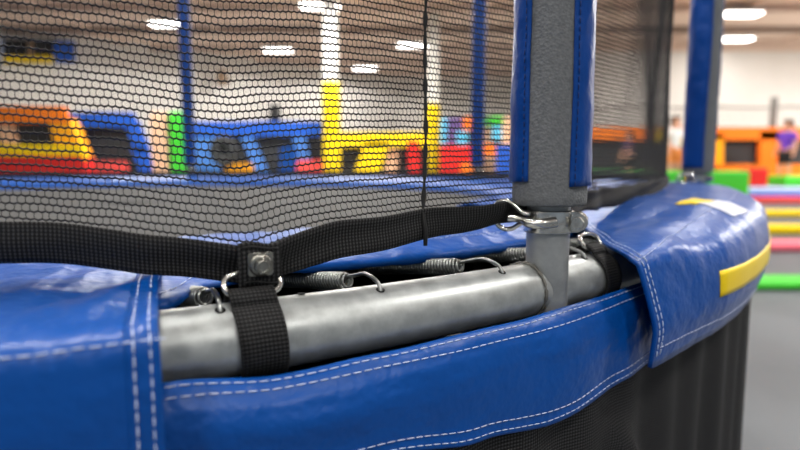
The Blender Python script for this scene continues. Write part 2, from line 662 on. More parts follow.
class Pad:
    """sheet: prof(theta) gives a poly-line of (r, z); S(th, w) evaluates it with wrinkles, w in 0..1 along arc length"""

    def __init__(s, prof, wr):
        s.prof = prof; s.wr = wr; s.cache = {}

    def length(s, th):
        p = s.prof(th)
        return sum(math.hypot(a[0] - c[0], a[1] - c[1]) for a, c in zip(p, p[1:]))

    def rz(s, th, w):
        key = round(th, 3)
        if key not in s.cache:
            p = s.prof(th)
            l = [0]
            for a, c in zip(p, p[1:]): l.append(l[-1] + math.hypot(a[0] - c[0], a[1] - c[1]))
            s.cache[key] = (p, l)
        p, l = s.cache[key]
        d = w * l[-1]
        for k in range(len(p) - 1):
            if d <= l[k + 1] or k == len(p) - 2:
                t = (d - l[k]) / (l[k + 1] - l[k])
                return p[k][0] + (p[k + 1][0] - p[k][0]) * t, p[k][1] + (p[k + 1][1] - p[k][1]) * t

    def S(s, th, w, off=0.0):
        r, z = s.rz(th, w)
        r2, z2 = s.rz(th, min(1, w + 0.02)); r1, z1 = s.rz(th, max(0, w - 0.02))
        nr, nz_ = -(z2 - z1), (r2 - r1)          # outward normal of a profile that runs outwards then down
        l = math.hypot(nr, nz_) or 1
        nr, nz_ = nr / l, nz_ / l
        d = off + s.wr(th, w, r, z)
        return pol(th, r + nr * d, z + nz_ * d)


def round_prof(pts, rad=0.012, n=5):
    out = [pts[0]]
    for a, p, c in zip(pts, pts[1:], pts[2:]):
        va = Vector((a[0] - p[0], a[1] - p[1])); vc = Vector((c[0] - p[0], c[1] - p[1]))
        q = min(rad, va.length * 0.45, vc.length * 0.45)
        A = Vector(p) + va.normalized() * q; B = Vector(p) + vc.normalized() * q
        for i in range(n + 1):
            t = i / n
            x = A * (1 - t) ** 2 + Vector(p) * 2 * t * (1 - t) + B * t * t
            out.append((x[0], x[1]))
    out.append(pts[-1])
    return out


def wz(padx, th, z):      # profile parameter of a height on the side of the pad
    lo, hi = 0.66, 1.0
    for _ in range(24):
        m = (lo + hi) / 2
        if padx.rz(th, m)[1] > z: lo = m
        else: hi = m
    return lo


def wr_(padx, th, r):     # profile parameter of a radius on the top of the pad
    lo, hi = 0.05, 0.85
    for _ in range(24):
        m = (lo + hi) / 2
        if padx.rz(th, m)[0] < r: lo = m
        else: hi = m
    return lo


# left pad: lies over the rail and hangs down outside
def prof_left(th):
    return round_prof([(1.34, -0.105), (1.36, -0.083), (1.55, -0.0750), (1.70, -0.0770), (1.733, -0.0788), (1.743, -0.0835), (1.745, -0.115), (1.738, -0.225)], 0.007)


def wr_left(th, w, r, z):
    e = math.exp(-((th + 63.4) / 1.1) ** 2)
    d = 0.0026 * nz(th * 0.9, r * 16, 1.3) + 0.0022 * nz(th * 1.6 + r * 20, r * 44, 4.0) + 0.0008 * nz(th * 5, r * 90, 8.0)
    d += 0.0022 * math.sin(w * 40 + th * 3) * e * (1 if z > -0.09 else 0.2)
    if z < -0.09: d *= 0.5
    return d


padL = Pad(prof_left, wr_left)


def edge_left(v):
    r, z = padL.rz(-64, v)
    return lpl(r, [(1.40, -62.3), (1.50, -62.7), (1.60, -63.08), (1.68, -63.3), (1.735, -63.4), (1.8, -63.4)])
b = MB()
b.grid(190, 60, lambda u, v: padL.S(edge_left(v) - 32 * (u ** 1.6), v))
pl = b.build('frame_pad', M['vinyl'], None, loc=BASE, solid=0.004)
tag(pl, 'blue vinyl rim pad with double stitched end, in front of the strap bolt', 'pad', 'blue rim pads')
for dth in (0.14, 0.38):
    Lp = padL.length(-63.5)
    stitch(pl, lambda s, dth=dth: padL.S(edge_left(min(1, 0.50 + s / Lp)) - dth, min(1, 0.50 + s / Lp), 0.0006), Lp * 0.498, 0.0055, 0.0014, 0.00045)
stitch(pl, lambda s: padL.S(-63.3 - math.degrees(s / 1.74), wz(padL, -64, -0.0845), 0.0005), 0.30, 0.006, 0.0012, 0.00038)
# the pad cover's folded end hem
b = MB()
b.grid(3, 40, lambda u, v: padL.S(edge_left(0.45 + 0.55 * v) - 0.52 * u, 0.45 + 0.55 * v, 0.0010 * (1 - 0.9 * u)))
b.build('end_hem', M['vinyl'], pl, solid=0.0012)

# left side continuing round the ring (outside the frame, and the far rim seen through the net)
def prof_far(th):
    return round_prof([(1.27, -0.150), (1.265, -0.105), (1.30, -0.090), (1.55, -0.078), (1.72, -0.076), (1.742, -0.10), (1.738, -0.22)], 0.014)


padF = Pad(prof_far, lambda th, w, r, z: 0.003 * nz(th * 0.5, r * 8, 2.0))
b = MB()
b.grid(240, 34, lambda u, v: padF.S(0 + 261 * u, v))
pf = b.flip().build('frame_pad', M['vinyl'], None, loc=BASE, solid=0.004)
tag(pf, 'blue rim pad along the far edge of the mat, seen through the net', 'pad', 'blue rim pads')

# right pad, plumper the further it is from its loose end
def edge_right(r):
    return lpl(r, [(1.36, -41), (1.50, -44), (1.58, -45.8), (1.61, -46.8), (1.64, -47.9), (1.68, -49.0), (1.72, -49.9), (1.745, -49.9), (1.80, -49.6)])


def zt_right(th):
    return ipl(th, [(-51, -0.0865), (-46.5, -0.070), (-39.5, -0.052), (-28, -0.044), (0, -0.055)])


def prof_right(th):
    zt = zt_right(th)
    bul = ipl(th, [(-51, 0.0), (-40, 0.007), (0, 0.004)])
    sh = ipl(th, [(-50, 0.0), (-42, 1.0)])
    return round_prof([(1.30, -0.115), (1.31, zt - 0.014), (1.45, zt - 0.003), (1.60, zt + 0.001), (1.700, zt - 0.001), (1.727 + 0.015 * sh + bul * 0.4, zt - 0.003 - 0.020 * sh),
                       (1.734 + 0.015 * sh + bul, -0.112), (1.742 + 0.006 * sh + bul, -0.150), (1.735, -0.190 - 0.014 * ipl(th, [(-48, 0), (-30, 1)]))], 0.010 + 0.012 * sh)


def wr_right(th, w, r, z):
    d = 0.0032 * nz(th * 0.35, r * 20, 9.0) + 0.0018 * nz(th * 1.1, r * 10, 3.0)
    if z > -0.09:
        d += 0.0022 * math.sin(th * 0.9 + r * 60) * nz(th * 0.15, r * 8, 6)
        d += -0.003 * math.exp(-((r - 1.66 - 0.002 * (th + 45)) / 0.008) ** 2) * ipl(th, [(-49, 0), (-46, 1), (-38, 0.3), (-30, 0)])
    else:
        d = 0.35 * d + 0.0008 * nz(th * 1.3, z * 6, 2.0)
    return d


padR = Pad(prof_right, wr_right)


def right_pt(u, v, off=0.0):
    # v along the profile, u from the cut edge on
    r, z = padR.rz(-49.5, v)
    e = edge_right(r) + (0.9 * max(0, (-0.10 - z)) / 0.09 * 0.6)
    th = e + (0.5 - e) * (u ** 1.5)
    return padR.S(th, v, off)


b = MB()
b.grid(150, 64, right_pt)
pr = b.flip().build('frame_pad', M['vinyl'], None, loc=BASE, solid=0.004)
tag(pr, 'plump blue rim pad curving away with a yellow stripe on its side', 'pad', 'blue rim pads')
LR = padR.length(-49)


def along_edge(dm):
    def fn(s):
        v = min(1, 0.50 + s / LR)
        r, z = padR.rz(-49.5, v)
        e = edge_right(r) + (0.9 * max(0, (-0.10 - z)) / 0.09 * 0.6)
        return padR.S(e + math.degrees(dm / 1.74), v, 0.0006)
    return fn


for dm in (0.0045, 0.011):
    stitch(pr, along_edge(dm), LR * 0.49, 0.006, 0.0016, 0.0005)
# seam line along the shoulder and along the lower hem
stitch(pr, lambda s: padR.S(-49.9 + math.degrees(s / 1.74), wz(padR, -49.9 + math.degrees(s / 1.74), zt_right(-49.9 + math.degrees(s / 1.74)) - 0.0045), 0.0004), 0.80, 0.007, 0.0015, 0.00035)
stitch(pr, lambda s: padR.S(-49.2 + math.degrees(s / 1.74), 0.962, 0.0005), 0.80, 0.007, 0.0018, 0.0004)


b = MB()
b.grid(40, 6, lambda u, v: padR.S(-45.1 + 24 * u, wz(padR, -45.1 + 24 * u, -0.1135 - 0.0275 * v), 0.0012))
b.flip().build('yellow_stripe', M['yellow_tag'], pr, solid=0.001)
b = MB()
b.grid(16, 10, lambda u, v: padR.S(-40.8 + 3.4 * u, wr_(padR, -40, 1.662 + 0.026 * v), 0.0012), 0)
b.grid(16, 14, lambda u, v: padR.S(-40.6 + 3.6 * u, wr_(padR, -40, 1.688 + 0.040 * v), 0.0012), 1)  # pale patch painting the glare beside the yellow label
b.flip().build('label_with_glare', [M['yellow_tag'], M['glare_white']], pr, solid=0.001)

# inner pad strip behind the hem strap
def prof_inner(th):
    k = ipl(th, [(-66, 0), (-63.2, 0.55), (-60, 1), (-50, 1), (-47, 0.95), (-42, 0.3)])
    zt = -0.090 + 0.019 * k
    ri = ipl(th, [(-64.5, 1.50), (-61, 1.31), (-50, 1.30)])
    zo = ipl(th, [(-63.5, -0.0955), (-62.5, -0.093), (-60, -0.088), (-56, -0.0905), (-50, -0.0915)])
    ro = ipl(th, [(-66, 1.66), (-63.1, 1.645), (-62, 1.61), (-60, 1.60), (-50, 1.60), (-42, 1.58)])
    return round_prof([(ri + 0.02, -0.114), (ri, -0.102), (ri + 0.005, -0.088), (ri + 0.06, -0.084), (1.53, zt), (ro - 0.03, zt - 0.006), (ro - 0.003, zo + 0.006), (ro, zo), (ro - 0.008, zo - 0.003), (ro - 0.03, zo - 0.003)], 0.012)


def wr_inner(th, w, r, z):
    return 0.0025 * nz(th * 0.5, r * 14, 7.7) + 0.0016 * nz(th * 1.4, r * 30, 5.0)


padI = Pad(prof_inner, wr_inner)
b = MB()
b.grid(150, 54, lambda u, v: padI.S(-66 + 23 * u, v))
pi_ = b.flip().build('pad_flap', M['vinyl'], None, loc=BASE, solid=0.003)
tag(pi_, 'loose blue vinyl pad edge over the springs behind the black strap', 'pad')
stitch(pi_, lambda s: padI.S(-63.2 + math.degrees(s / 1.6), 0.815, 0.0005), 0.42, 0.006, 0.0016, 0.0004)

# valance below the rail
def prof_val(th):
    top = ipl(th, [(-70, -0.118), (-63.2, -0.122), (-61, -0.1285), (-58, -0.1275), (-53.6, -0.1255), (-48, -0.121), (-46, -0.120)])
    bot = ipl(th, [(-70, -0.186), (-63, -0.188), (-59, -0.1945), (-56, -0.207), (-53.5, -0.2155), (-47.6, -0.2005), (-45, -0.199)])
    return [(1.700, top), (1.7055, top - 0.005), (1.7110, top - 0.015), (1.7140, top - 0.027), (1.7145, top + (bot - top) * 0.5), (1.7130, top + (bot - top) * 0.75), (1.7125, top + (bot - top) * 0.9), (1.713, bot)]


def wr_val(th, w, r, z):
    d = 0.0035 * nz(th * 0.22, w * 1.6, 11.0) + 0.0012 * nz(th * 0.8, w * 3, 2.2)
    d += 0.003 * math.exp(-((th + 49.3) / 0.8) ** 2) * w + 0.004 * math.exp(-((th + 52.5) / 1.3) ** 2)
    return d


padV = Pad(prof_val, wr_val)
b = MB()
b.grid(170, 34, lambda u, v: padV.S(-69 + 22.2 * u, v))
pv = b.flip().build('rim_valance', M['vinyl'], None, loc=BASE, solid=0.0035)
tag(pv, 'blue vinyl band with white double stitching, hanging below the bare steel rail', 'pad')
LV = padV.length(-55)
for dm in (0.0045, 0.0125):
    stitch(pv, lambda s, dm=dm: padV.S(-63.3 + math.degrees(s / 1.705), dm / LV, 0.0005), 0.50, 0.006, 0.0016, 0.0004)
for dm in (0.004, 0.0115):
    stitch(pv, lambda s, dm=dm: padV.S(-62 + math.degrees(s / 1.714), 1 - dm / LV, 0.0005), 0.46, 0.0062, 0.0013, 0.0004)

# skirt of dark mesh cloth
def skirt_pt(u, v):
    th = -100 + 360 * u
    z = -0.19 - (CZ - 0.19 - 0.01) * v
    r = ipl(th, [(-56, 1.700), (-47, 1.700), (-40, 1.703)]) + 0.005 * v ** 0.5 * math.sin(th * 1.1 + 0.7) * ipl(th, [(-58, 0.2), (-47, 1)]) + 0.003 * math.sin(th * 2.3 + v * 2)
    r += 0.014 * math.exp(-((th + 51.6 - 9.5 * v * 2.2) / 0.55) ** 2) * math.exp(-((v - 0.16) / 0.07) ** 2) + 0.004
    r += 0.024 * ipl(th, [(-48, 0), (-34, 1)])
    return pol(th, r, z)


b = MB()
b.grid(900, 40, skirt_pt, uv=lambda u, v: (R(360) * 1.7 * u, 0.77 * v))
sk = b.build('skirt', M['skirt'], None, loc=BASE, solid=0.0015)
tag(sk, 'black mesh skirt hanging from the rim to the floor', 'skirt')
b = MB()
for th in (-54.3, -53.7):
    b = MB()
    b.tube([skirt_pt((th + 100) / 360, k / 30) + Vector((math.cos(R(th)), math.sin(R(th)), 0)) * 0.001 for k in range(31)], 0.0007, 5)
    b.build('skirt_seam', M['web_plain'], sk)

# ------------------------------------------------------------------ net poles
def net_pole(th, rr, label, gap_dir, gap, cover_z0, foam_z0, name='net_pole', segs=40):
    c = pol(th, rr, -CZ)
    t = thing(name, label, 'pole', (c.x, c.y, 0), 'padded net poles')
    b = MB()
    H = 2.45
    b.tube([c + Vector((0, 0, z)) for z in (0.0, 0.4, 0.9, 1.6, H)], 0.0187, 36)
    b.build('steel_tube', M['pole'], t)
    # foam: lathe with slightly rounded lower end
    b = MB()
    prof = [(0.0187, foam_z0), (0.030, foam_z0), (0.0318, foam_z0 + 0.002), (0.0320, foam_z0 + 0.008)]
    z = foam_z0 + 0.06
    while z < H - 0.05:
        prof.append((0.0320, z)); z += 0.06
    prof += [(0.032, H), (0.0187, H + 0.001)]
    b.grid(segs, len(prof), lambda u, v: c + Vector((prof[int(round(v * (len(prof) - 1)))][0] * math.cos(2 * PI * u), prof[int(round(v * (len(prof) - 1)))][0] * math.sin(2 * PI * u), prof[int(round(v * (len(prof) - 1)))][1])), closed_u=True)
    foam = b.build('foam_sleeve', M['foam'], t)
    # vinyl cover, open along a slot that shows the foam
    b = MB()
    nv = 130

    def cov(u, v):
        z = cover_z0 + (H + 0.02 - cover_z0) * (v ** 1.0)
        g = gap * (1 + 0.10 * math.sin(z * 14))
        a = gap_dir + g + (2 * PI - 2 * g) * u
        r = 0.0345 + 0.0014 * nz(math.cos(a) * 2 + th, math.sin(a) * 2, z * 26) + 0.0006 * nz(math.cos(a) * 4, math.sin(a) * 4 + th, z * 70)
        e = min(u, 1 - u)
        r -= 0.0012 * math.exp(-e / 0.012)
        return c + Vector((r * math.cos(a), r * math.sin(a), z + 0.004 * (u - 0.5)))
    b.grid(46, 260, cov)
    cv = b.build('vinyl_cover', M['vinyl_dark'], t, solid=0.0015)
    for uu in (0.022, 0.978):
        b = MB()
        zz = 0.0
        while zz < 0.45:
            p = [cov(uu, (zz + k * 0.0014) / (H + 0.02 - cover_z0)) for k in range(4)]
            cc = [q + (q - Vector((c.x, c.y, q.z))).normalized() * 0.0006 for q in p]
            b.tube(cc, 0.0004, 5)
            zz += 0.0065
        b.build('stitching', M['navy_thread'], cv)
    return t, c


def clamp(t, c, ang_hook, ang_ear, zc, h):
    """band round the tube with an eared bolt joint and a hook"""
    b = MB()
    prof = [(0.0190, -h / 2), (0.0212, -h / 2), (0.0217, -h / 2 + 0.001), (0.0213, -h * 0.2), (0.0222, 0), (0.0213, h * 0.2), (0.0217, h / 2 - 0.001), (0.0212, h / 2), (0.0190, h / 2)]
    b.grid(56, len(prof), lambda u, v: c + Vector((prof[int(round(v * 8))][0] * math.cos(2 * PI * u), prof[int(round(v * 8))][0] * math.sin(2 * PI * u), zc + prof[int(round(v * 8))][1])), closed_u=True)
    band = b.build('clamp_band', M['zinc'], t)
    d = Vector((math.cos(ang_ear), math.sin(ang_ear), 0))      # ears stick out this way
    n = Vector((math.sin(ang_ear), -math.cos(ang_ear), 0))     # towards the bolt head
    up = Vector((0, 0, 1))
    o = c + Vector((0, 0, zc))
    for s, nm in ((0.0030, 'clamp_ear'), (-0.0052, 'clamp_ear')):
        b = MB()
        out = [(0.014, -h * .46), (0.027, -h * .46), (0.0315, -h * 0.30), (0.033, 0), (0.0315, h * 0.30), (0.027, h * .46), (0.014, h * .46)]
        prism(b, o, d, up, n, out, s, s + 0.0022)
        b.build(nm, M['zinc'], band, bevel=0.0005, bseg=2)
    bo = o + d * 0.0268
    b = MB(); prism(b, bo, d, up, n, circ(0.0078, 28), 0.0052, 0.0066)
    b.build('washer', M['zinc'], band, bevel=0.0003, bseg=1)
    b = MB(); prism(b, bo, d, up, n, circ(0.0058, 6, 0.2), 0.0066, 0.0118)
    b.build('hex_bolt', M['zinc'], band, bevel=0.0007, bseg=2)
    b = MB(); prism(b, bo, d, up, n, circ(0.0066, 6, 0.5), -0.0110, -0.0052)
    b.build('hex_nut', M['zinc'], band, bevel=0.0005, bseg=1)
    return band


def smooth_path(p, k=6, closed=False):
    out = []
    n = len(p)
    for i in range(n if closed else n - 1):
        g = lambda q: p[q % n] if closed else p[min(max(q, 0), n - 1)]
        p0, p1, p2, p3 = g(i - 1), g(i), g(i + 1), g(i + 2)
        for j in range(k):
            t = j / k
            out.append(0.5 * ((2 * p1) + (p2 - p0) * t + (2 * p0 - 5 * p1 + 4 * p2 - p3) * t * t + (3 * p1 - p0 - 3 * p2 + p3) * t ** 3))
    if not closed: out.append(p[-1])
    return out


TH0, RP = -52.25, 1.678
pc = pol(TH0, RP, 0)
to_cam = math.atan2(-pc.y, -pc.x)
p0, c0 = net_pole(TH0, RP, 'thick grey foam and blue vinyl padded net pole, nearest, clamped above the bare rail', to_cam - 0.03, 0.50, CZ - 0.0175, CZ - 0.0365)
ZC = CZ - 0.0505
band = clamp(p0, c0, 0, to_cam + 1.36, ZC, 0.0195)
# hook welded to the band, holding the end of the hem strap
Yd = c0.y
b = MB()
hk = [at(556, 222, 0.4680), at(543, 224, 0.4680), at(530, 223, 0.4740), at(518, 219, 0.4820), at(508, 218, 0.4860)]
b.tube(smooth_path(hk), [0.0046] * 7 + [0.0042] * 8 + [0.0032] * 10, 10)
b.build('hook_shank', M['zinc'], band)
b = MB()
ey = [at(530, 214, 0.4760), at(522, 212, 0.4800), at(514, 205, 0.4840), at(507, 201, 0.4880), at(499, 202, 0.4920), at(494, 208, 0.4950), at(494, 217, 0.4960), at(498, 225, 0.4960), at(505, 229, 0.4940), at(513, 228, 0.4900), at(521, 223, 0.4840), at(530, 220, 0.4770)]
b.tube(smooth_path(ey), 0.0021, 10)
b.build('hook_eye', M['zinc'], band)

TH1 = -17.6
c1 = pol(TH1, 1.67, 0)
dcam = math.atan2(-c1.y, -c1.x)
p1, c1 = net_pole(TH1, 1.67, 'blurred blue and grey padded net pole at the bend of the rim', dcam + 1.0, 0.62, CZ - 0.012, CZ - 0.024)
clamp(p1, c1, 0, dcam + 1.4, CZ - 0.036, 0.0195)
b = MB()
b.tube([c1 + Vector((-0.02, -0.03, CZ - 0.036)) + Vector((0.022 * math.cos(a) - 0.02, 0, 0.011 * math.sin(a))) for a in [2 * PI * k / 30 for k in range(30)]], 0.003, 8, closed=True)
b.build('hook_eye', M['zinc'], p1)
p2, c2 = net_pole(39.4, 1.67, 'slim blue padded net pole far behind, just left of the near grey pole', 0.7, 0.3, CZ - 0.012, CZ - 0.03)
clamp(p2, c2, 0, 0.5, CZ - 0.045, 0.0195)
p3, c3 = net_pole(103.4, 1.67, 'slim blue padded net pole far behind, left, in front of the green post', 1.8, 0.3, CZ - 0.012, CZ - 0.03)
clamp(p3, c3, 0, 0.5, CZ - 0.045, 0.0195)


LIGHT_FAR = 360
LIGHT_RIGHT = 480
LIGHT_NEAR = 165
WORLD = 0.22
EXPOSURE = 0.2
# ------------------------------------------------------------------ the hall
M['wall'] = mat('white_wall', (244, 241, 236), 0.8, vary=((238, 235, 229), 0.6, 0))
M['ceil'] = mat('beige_ceiling', (236, 213, 197), 0.85)
M['joist'] = mat('beige_joist', (206, 184, 170), 0.8)
M['joist_dark'] = mat('dark_joist', (160, 140, 128), 0.8)
M['floor'] = mat('grey_floor', (78, 84, 90), 0.5, vary=((94, 99, 104), 1.4, 0.08))
M['seam'] = mat('floor_seam', (96, 100, 104), 0.6)
M['orange'] = mat('orange_vinyl', (246, 128, 28), 0.7, 0, 0.25)
M['amber'] = mat('amber_vinyl', (250, 172, 20), 0.7, 0, 0.25)
M['yellow'] = mat('yellow_vinyl', (248, 214, 8), 0.7, 0, 0.25)
M['red'] = mat('red_vinyl', (208, 40, 34), 0.7, 0, 0.25)
M['coral'] = mat('coral_vinyl', (232, 84, 78), 0.7, 0, 0.25)
M['blue'] = mat('blue_pad_vinyl', (34, 92, 200), 0.7, 0, 0.25)
M['lblue'] = mat('light_blue_vinyl', (76, 130, 210), 0.7, 0, 0.25)
M['paleblue'] = mat('pale_blue_vinyl', (176, 196, 230), 0.45)
M['green'] = mat('green_vinyl', (62, 196, 44), 0.5)
M['dgreen'] = mat('dark_green_mat', (38, 128, 48), 0.6)
M['pink'] = mat('pink_vinyl', (240, 110, 128), 0.5)
M['peach'] = mat('peach_vinyl', (232, 186, 150), 0.6)
M['purple'] = mat('purple_vinyl', (92, 72, 128), 0.6)
M['cyan'] = mat('cyan_vinyl', (86, 190, 226), 0.6)
M['screen'] = mat('dark_mesh_panel', (46, 48, 50), 0.7, bumps=(('noise', 40, 0.2, 0.01),))
M['black'] = mat('black_plastic', (20, 20, 22), 0.5)
M['tan'] = mat('tan_box', (150, 124, 98), 0.6)
M['white'] = mat('white_paint', (236, 234, 228), 0.5)
M['housing'] = mat('lamp_housing', (220, 220, 220), 0.5)
M['lamp'] = mat('lamp_lens', (255, 255, 255), 0.5, emit=((255, 250, 244), 8.0))
M['glassdark'] = mat('dark_window_glass', (10, 11, 13), 0.5, 0, 0.2)
M['skin'] = mat('skin', (214, 158, 128), 0.6)
M['shirt_purple'] = mat('purple_shirt', (108, 60, 190), 0.8)
M['shirt_white'] = mat('white_shirt', (226, 226, 228), 0.8)
M['shorts_black'] = mat('black_shorts', (24, 24, 28), 0.8)
M['shorts_orange'] = mat('orange_shorts', (222, 132, 60), 0.8)
M['shirt_dark'] = mat('plum_shirt', (74, 48, 88), 0.8)
M['hair'] = mat('dark_hair', (52, 34, 24), 0.7)
M['shoe'] = mat('dark_socks', (40, 40, 44), 0.7)
M['fencepost'] = mat('grey_fence_post', (128, 126, 122), 0.6)
M['netfence'] = mat('fence_net', (60, 60, 62), 0.8)

ZCEIL = 5.71


def slab(name, lo, hi, m, kind='structure', parent=None, bevel=0.0):
    b = MB(); b.box(lo, hi)
    o = b.build(name, m, parent, bevel=bevel, smooth=False)
    if kind and parent is None: o['kind'] = kind
    return o


fl = slab('floor', (-26, -8, -0.1), (26, 34, 0.0), M['floor'])
b = MB()
for y in (2.55, 3.9, 5.2, 8.0, 11.0):
    b.box((-26, y, 0.0), (26, y + 0.012, 0.0012))
for x in (-6, -3, 0, 3, 6, 9):
    b.box((x, -8, 0.0), (x + 0.012, 13, 0.0012))
b.build('floor_seam', M['seam'], fl, smooth=False)
slab('ceiling', (-26, -8, ZCEIL), (26, 34, ZCEIL + 0.15), M['ceil'])
WA, WB = (-16.0, 18.5), (0.0, 32.0)


def wall_y(px):
    k = (px - 400) / F
    t = (k * WA[1] - WA[0]) / ((WB[0] - WA[0]) - k * (WB[1] - WA[1]))
    return WA[1] + (WB[1] - WA[1]) * t


b = MB()
q = [(-27.0, 18.5 - 11 * 13.5 / 16), WB]
vs = [(x, y + dy, z) for z in (0, ZCEIL) for dy in (0, 0.25) for x, y in q]
b.add(vs, [(0, 1, 3, 2), (4, 6, 7, 5), (0, 4, 5, 1), (2, 3, 7, 6), (0, 2, 6, 4), (1, 5, 7, 3)])
wl = b.build('wall_left', M['wall'], None, smooth=False); wl['kind'] = 'structure'
slab('wall_back', (0, 32, 0), (7.5, 32.2, ZCEIL), M['wall'])
slab('wall_inner', (7.5, 22.7, 0), (7.7, 32.2, ZCEIL), M['wall'])
slab('wall_right', (7.5, 22.5, 0), (26, 22.7, ZCEIL - 0.25), M['wall'])
slab('wall_side', (26, 4, 0), (26.2, 34, ZCEIL), M['wall'])
slab('trim_1', (7.4, 22.3, ZCEIL - 0.42), (26, 22.5, ZCEIL - 0.02), M['ceil'])
for i, y in enumerate((12, 14.6, 17.4, 20.2, 23.4, 26.4, 29.4)):
    slab('ceiling_beam', (-26, y, ZCEIL - 0.22), (26, y + 0.16, ZCEIL), M['joist'] if y != 20.2 else M['joist_dark'])
for i, x in enumerate((-20, -15.5, -11, -6.5, -2, 2.5, 7.0, 10.4, 14.8, 19)):
    slab('ceiling_beam', (x, 8, ZCEIL - 0.12), (x + 0.14, 32, ZCEIL), M['ceil'])
# raised play deck with a padded front edge
M['deck'] = mat('pale_bounce_deck', (186, 182, 176), 0.85, bumps=(('noise', 60, 0.2, 0.004),))  # deck kept pale to bounce light up to the ceiling
dk = slab('platform', (-25.8, 14.2, 0.0), (25.8, 32, 0.35), M['deck'])


def pbox(b, p, mi=0):
    b.box(*p, mi=mi)


def padded(name, label, cat, px0, py0, px1, py1, Y, depth, m, group=None, z0=None):
    """one padded block seen as the pixel rectangle, standing at distance Y"""
    a = at(px0, py0, Y); c = at(px1, py1, Y)
    zb = c.z if z0 is None else z0
    b = MB(); b.box((a.x, Y, zb), (c.x, Y + depth, a.z))
    o = b.build(name, m, None, loc=((a.x + c.x) / 2, Y + depth / 2, zb), bevel=min(0.06, 0.3 * min(c.x - a.x, a.z - zb, depth)))
    return tag(o, label, cat, group)


def quad_post(b, top, bot, w_top, w_bot, Y, depth, zb=None):
    """slanted post between two pixel points"""
    a0 = at(top[0], top[1], Y); a1 = at(top[0] + w_top, top[1], Y)
    c0 = at(bot[0], bot[1], Y); c1 = at(bot[0] + w_bot, bot[1], Y)
    vs = []
    for y in (Y, Y + depth):
        for p in (a0, a1, c1, c0): vs.append((p.x, y, p.z))
    b.add(vs, [(0, 1, 2, 3)[::-1], (4, 5, 6, 7), (0, 4, 5, 1), (1, 5, 6, 2), (2, 6, 7, 3), (3, 7, 4, 0)])


def arch(name, label, loc, parts, group=None):
    """parts: (part name, material, (top px, top w), (bottom px, bottom w), Y, depth)"""
    t = thing(name, label, 'inflatable', loc, group)
    for (nm, m, top, wt, bot, wb, Y, dp) in parts:
        b = MB(); quad_post(b, top, bot, wt, wb, Y, dp)
        b.build(nm, m, t, bevel=0.05 if nm != 'dark_screen' else 0.0, smooth=nm != 'dark_screen')
    return t


YL = 16.0
BOT = at(400, 184, YL)
def L(px): v = at(px, 184, YL); return (v.x, YL, 0.35)


arch('padded_arch', 'orange and yellow padded frame on a red base, at the left edge', L(40), [
    ('top_beam', M['orange'], (-40, 108), 102, (-40, 121), 106, YL - 1.0, 0.15),
    ('slanted_post', M['amber'], (50, 119), 17, (60, 158), 23, YL - 1.0 + 0.02, 0.45),
    ('side_post', M['peach'], (-2, 120), 11, (4, 149), 11, YL - 1.0 + 0.05, 0.15),
    ('yellow_bar', M['yellow'], (-40, 146), 120, (-40, 159), 122, YL - 1.0 - 0.1, 0.15),
    ('red_base', M['red'], (-40, 158), 121, (-40, 184), 125, YL - 1.15, 0.5),
    ('dark_screen', M['screen'], (-40, 119), 100, (-40, 150), 110, YL - 0.8, 0.05)])
arch('padded_arch', 'blue padded frame round a dark mesh panel, right of the orange frame', L(108), [
    ('top_beam', M['blue'], (63, 114), 68, (66, 125), 68, YL + 0.6, 0.15),
    ('slanted_post', M['blue'], (65, 121), 10, (84, 174), 11, YL + 0.62, 0.15),
    ('slanted_post', M['blue'], (126, 122), 10, (136, 150), 11, YL + 0.62, 0.15),
    ('slanted_post', M['blue'], (133, 149), 11, (146, 184), 11, YL + 0.62, 0.15),
    ('coral_base', M['coral'], (84, 163), 40, (84, 184), 42, YL + 0.4, 0.15),
    ('dark_screen', M['screen'], (70, 120), 58, (84, 184), 62, YL + 0.82, 0.05)])
padded('padded_post', 'peach padded post between the blue frame and the green post', 'post', 149, 112, 168, 185, YL - 0.5, 0.4, M['peach'], z0=0.35)
padded('padded_post', 'tall bright green padded post left of the far blue pole', 'post', 168, 112, 187, 185, YL - 0.5, 0.4, M['green'], z0=0.35)
low_frame = arch('padded_arch', 'wide low blue padded frame left of the tall yellow column', L(255), [
    ('top_beam', M['blue'], (190, 123), 134, (190, 134), 134, YL + 0.8, 0.15),
    ('blue_panel', M['lblue'], (192, 132), 22, (192, 184), 28, YL + 0.85, 0.15),
    ('slanted_post', M['lblue'], (240, 132), 9, (262, 184), 9, YL + 0.85, 0.15),
    ('slanted_post', M['lblue'], (293, 132), 9, (304, 184), 10, YL + 0.85, 0.15),
    ('amber_base', M['amber'], (228, 165), 22, (222, 184), 30, YL + 0.5, 0.15),
    ('coral_base', M['coral'], (299, 162), 23, (297, 184), 25, YL + 0.5, 0.15),
    ('navy_post', M['vinyl_dark'], (282, 148), 12, (280, 184), 18, YL + 0.7, 0.2),
    ('dark_screen', M['screen'], (190, 130), 134, (190, 184), 134, YL + 1.05, 0.05)])
# dark ring with a filled middle, set in the blue frame
b = MB()
cc = at(224, 151, YL + 0.2)
b.tube([cc + Vector((0.26 * math.cos(a), 0, 0.30 * math.sin(a))) for a in [2 * PI * k / 28 for k in range(28)]], 0.16, 12, closed=True)
b.add([cc + Vector((0.3 * math.cos(2 * PI * k / 20), 0.05, 0.32 * math.sin(2 * PI * k / 20))) for k in range(20)], [tuple(range(20))])
b.build('dark_ring', M['screen'], low_frame)


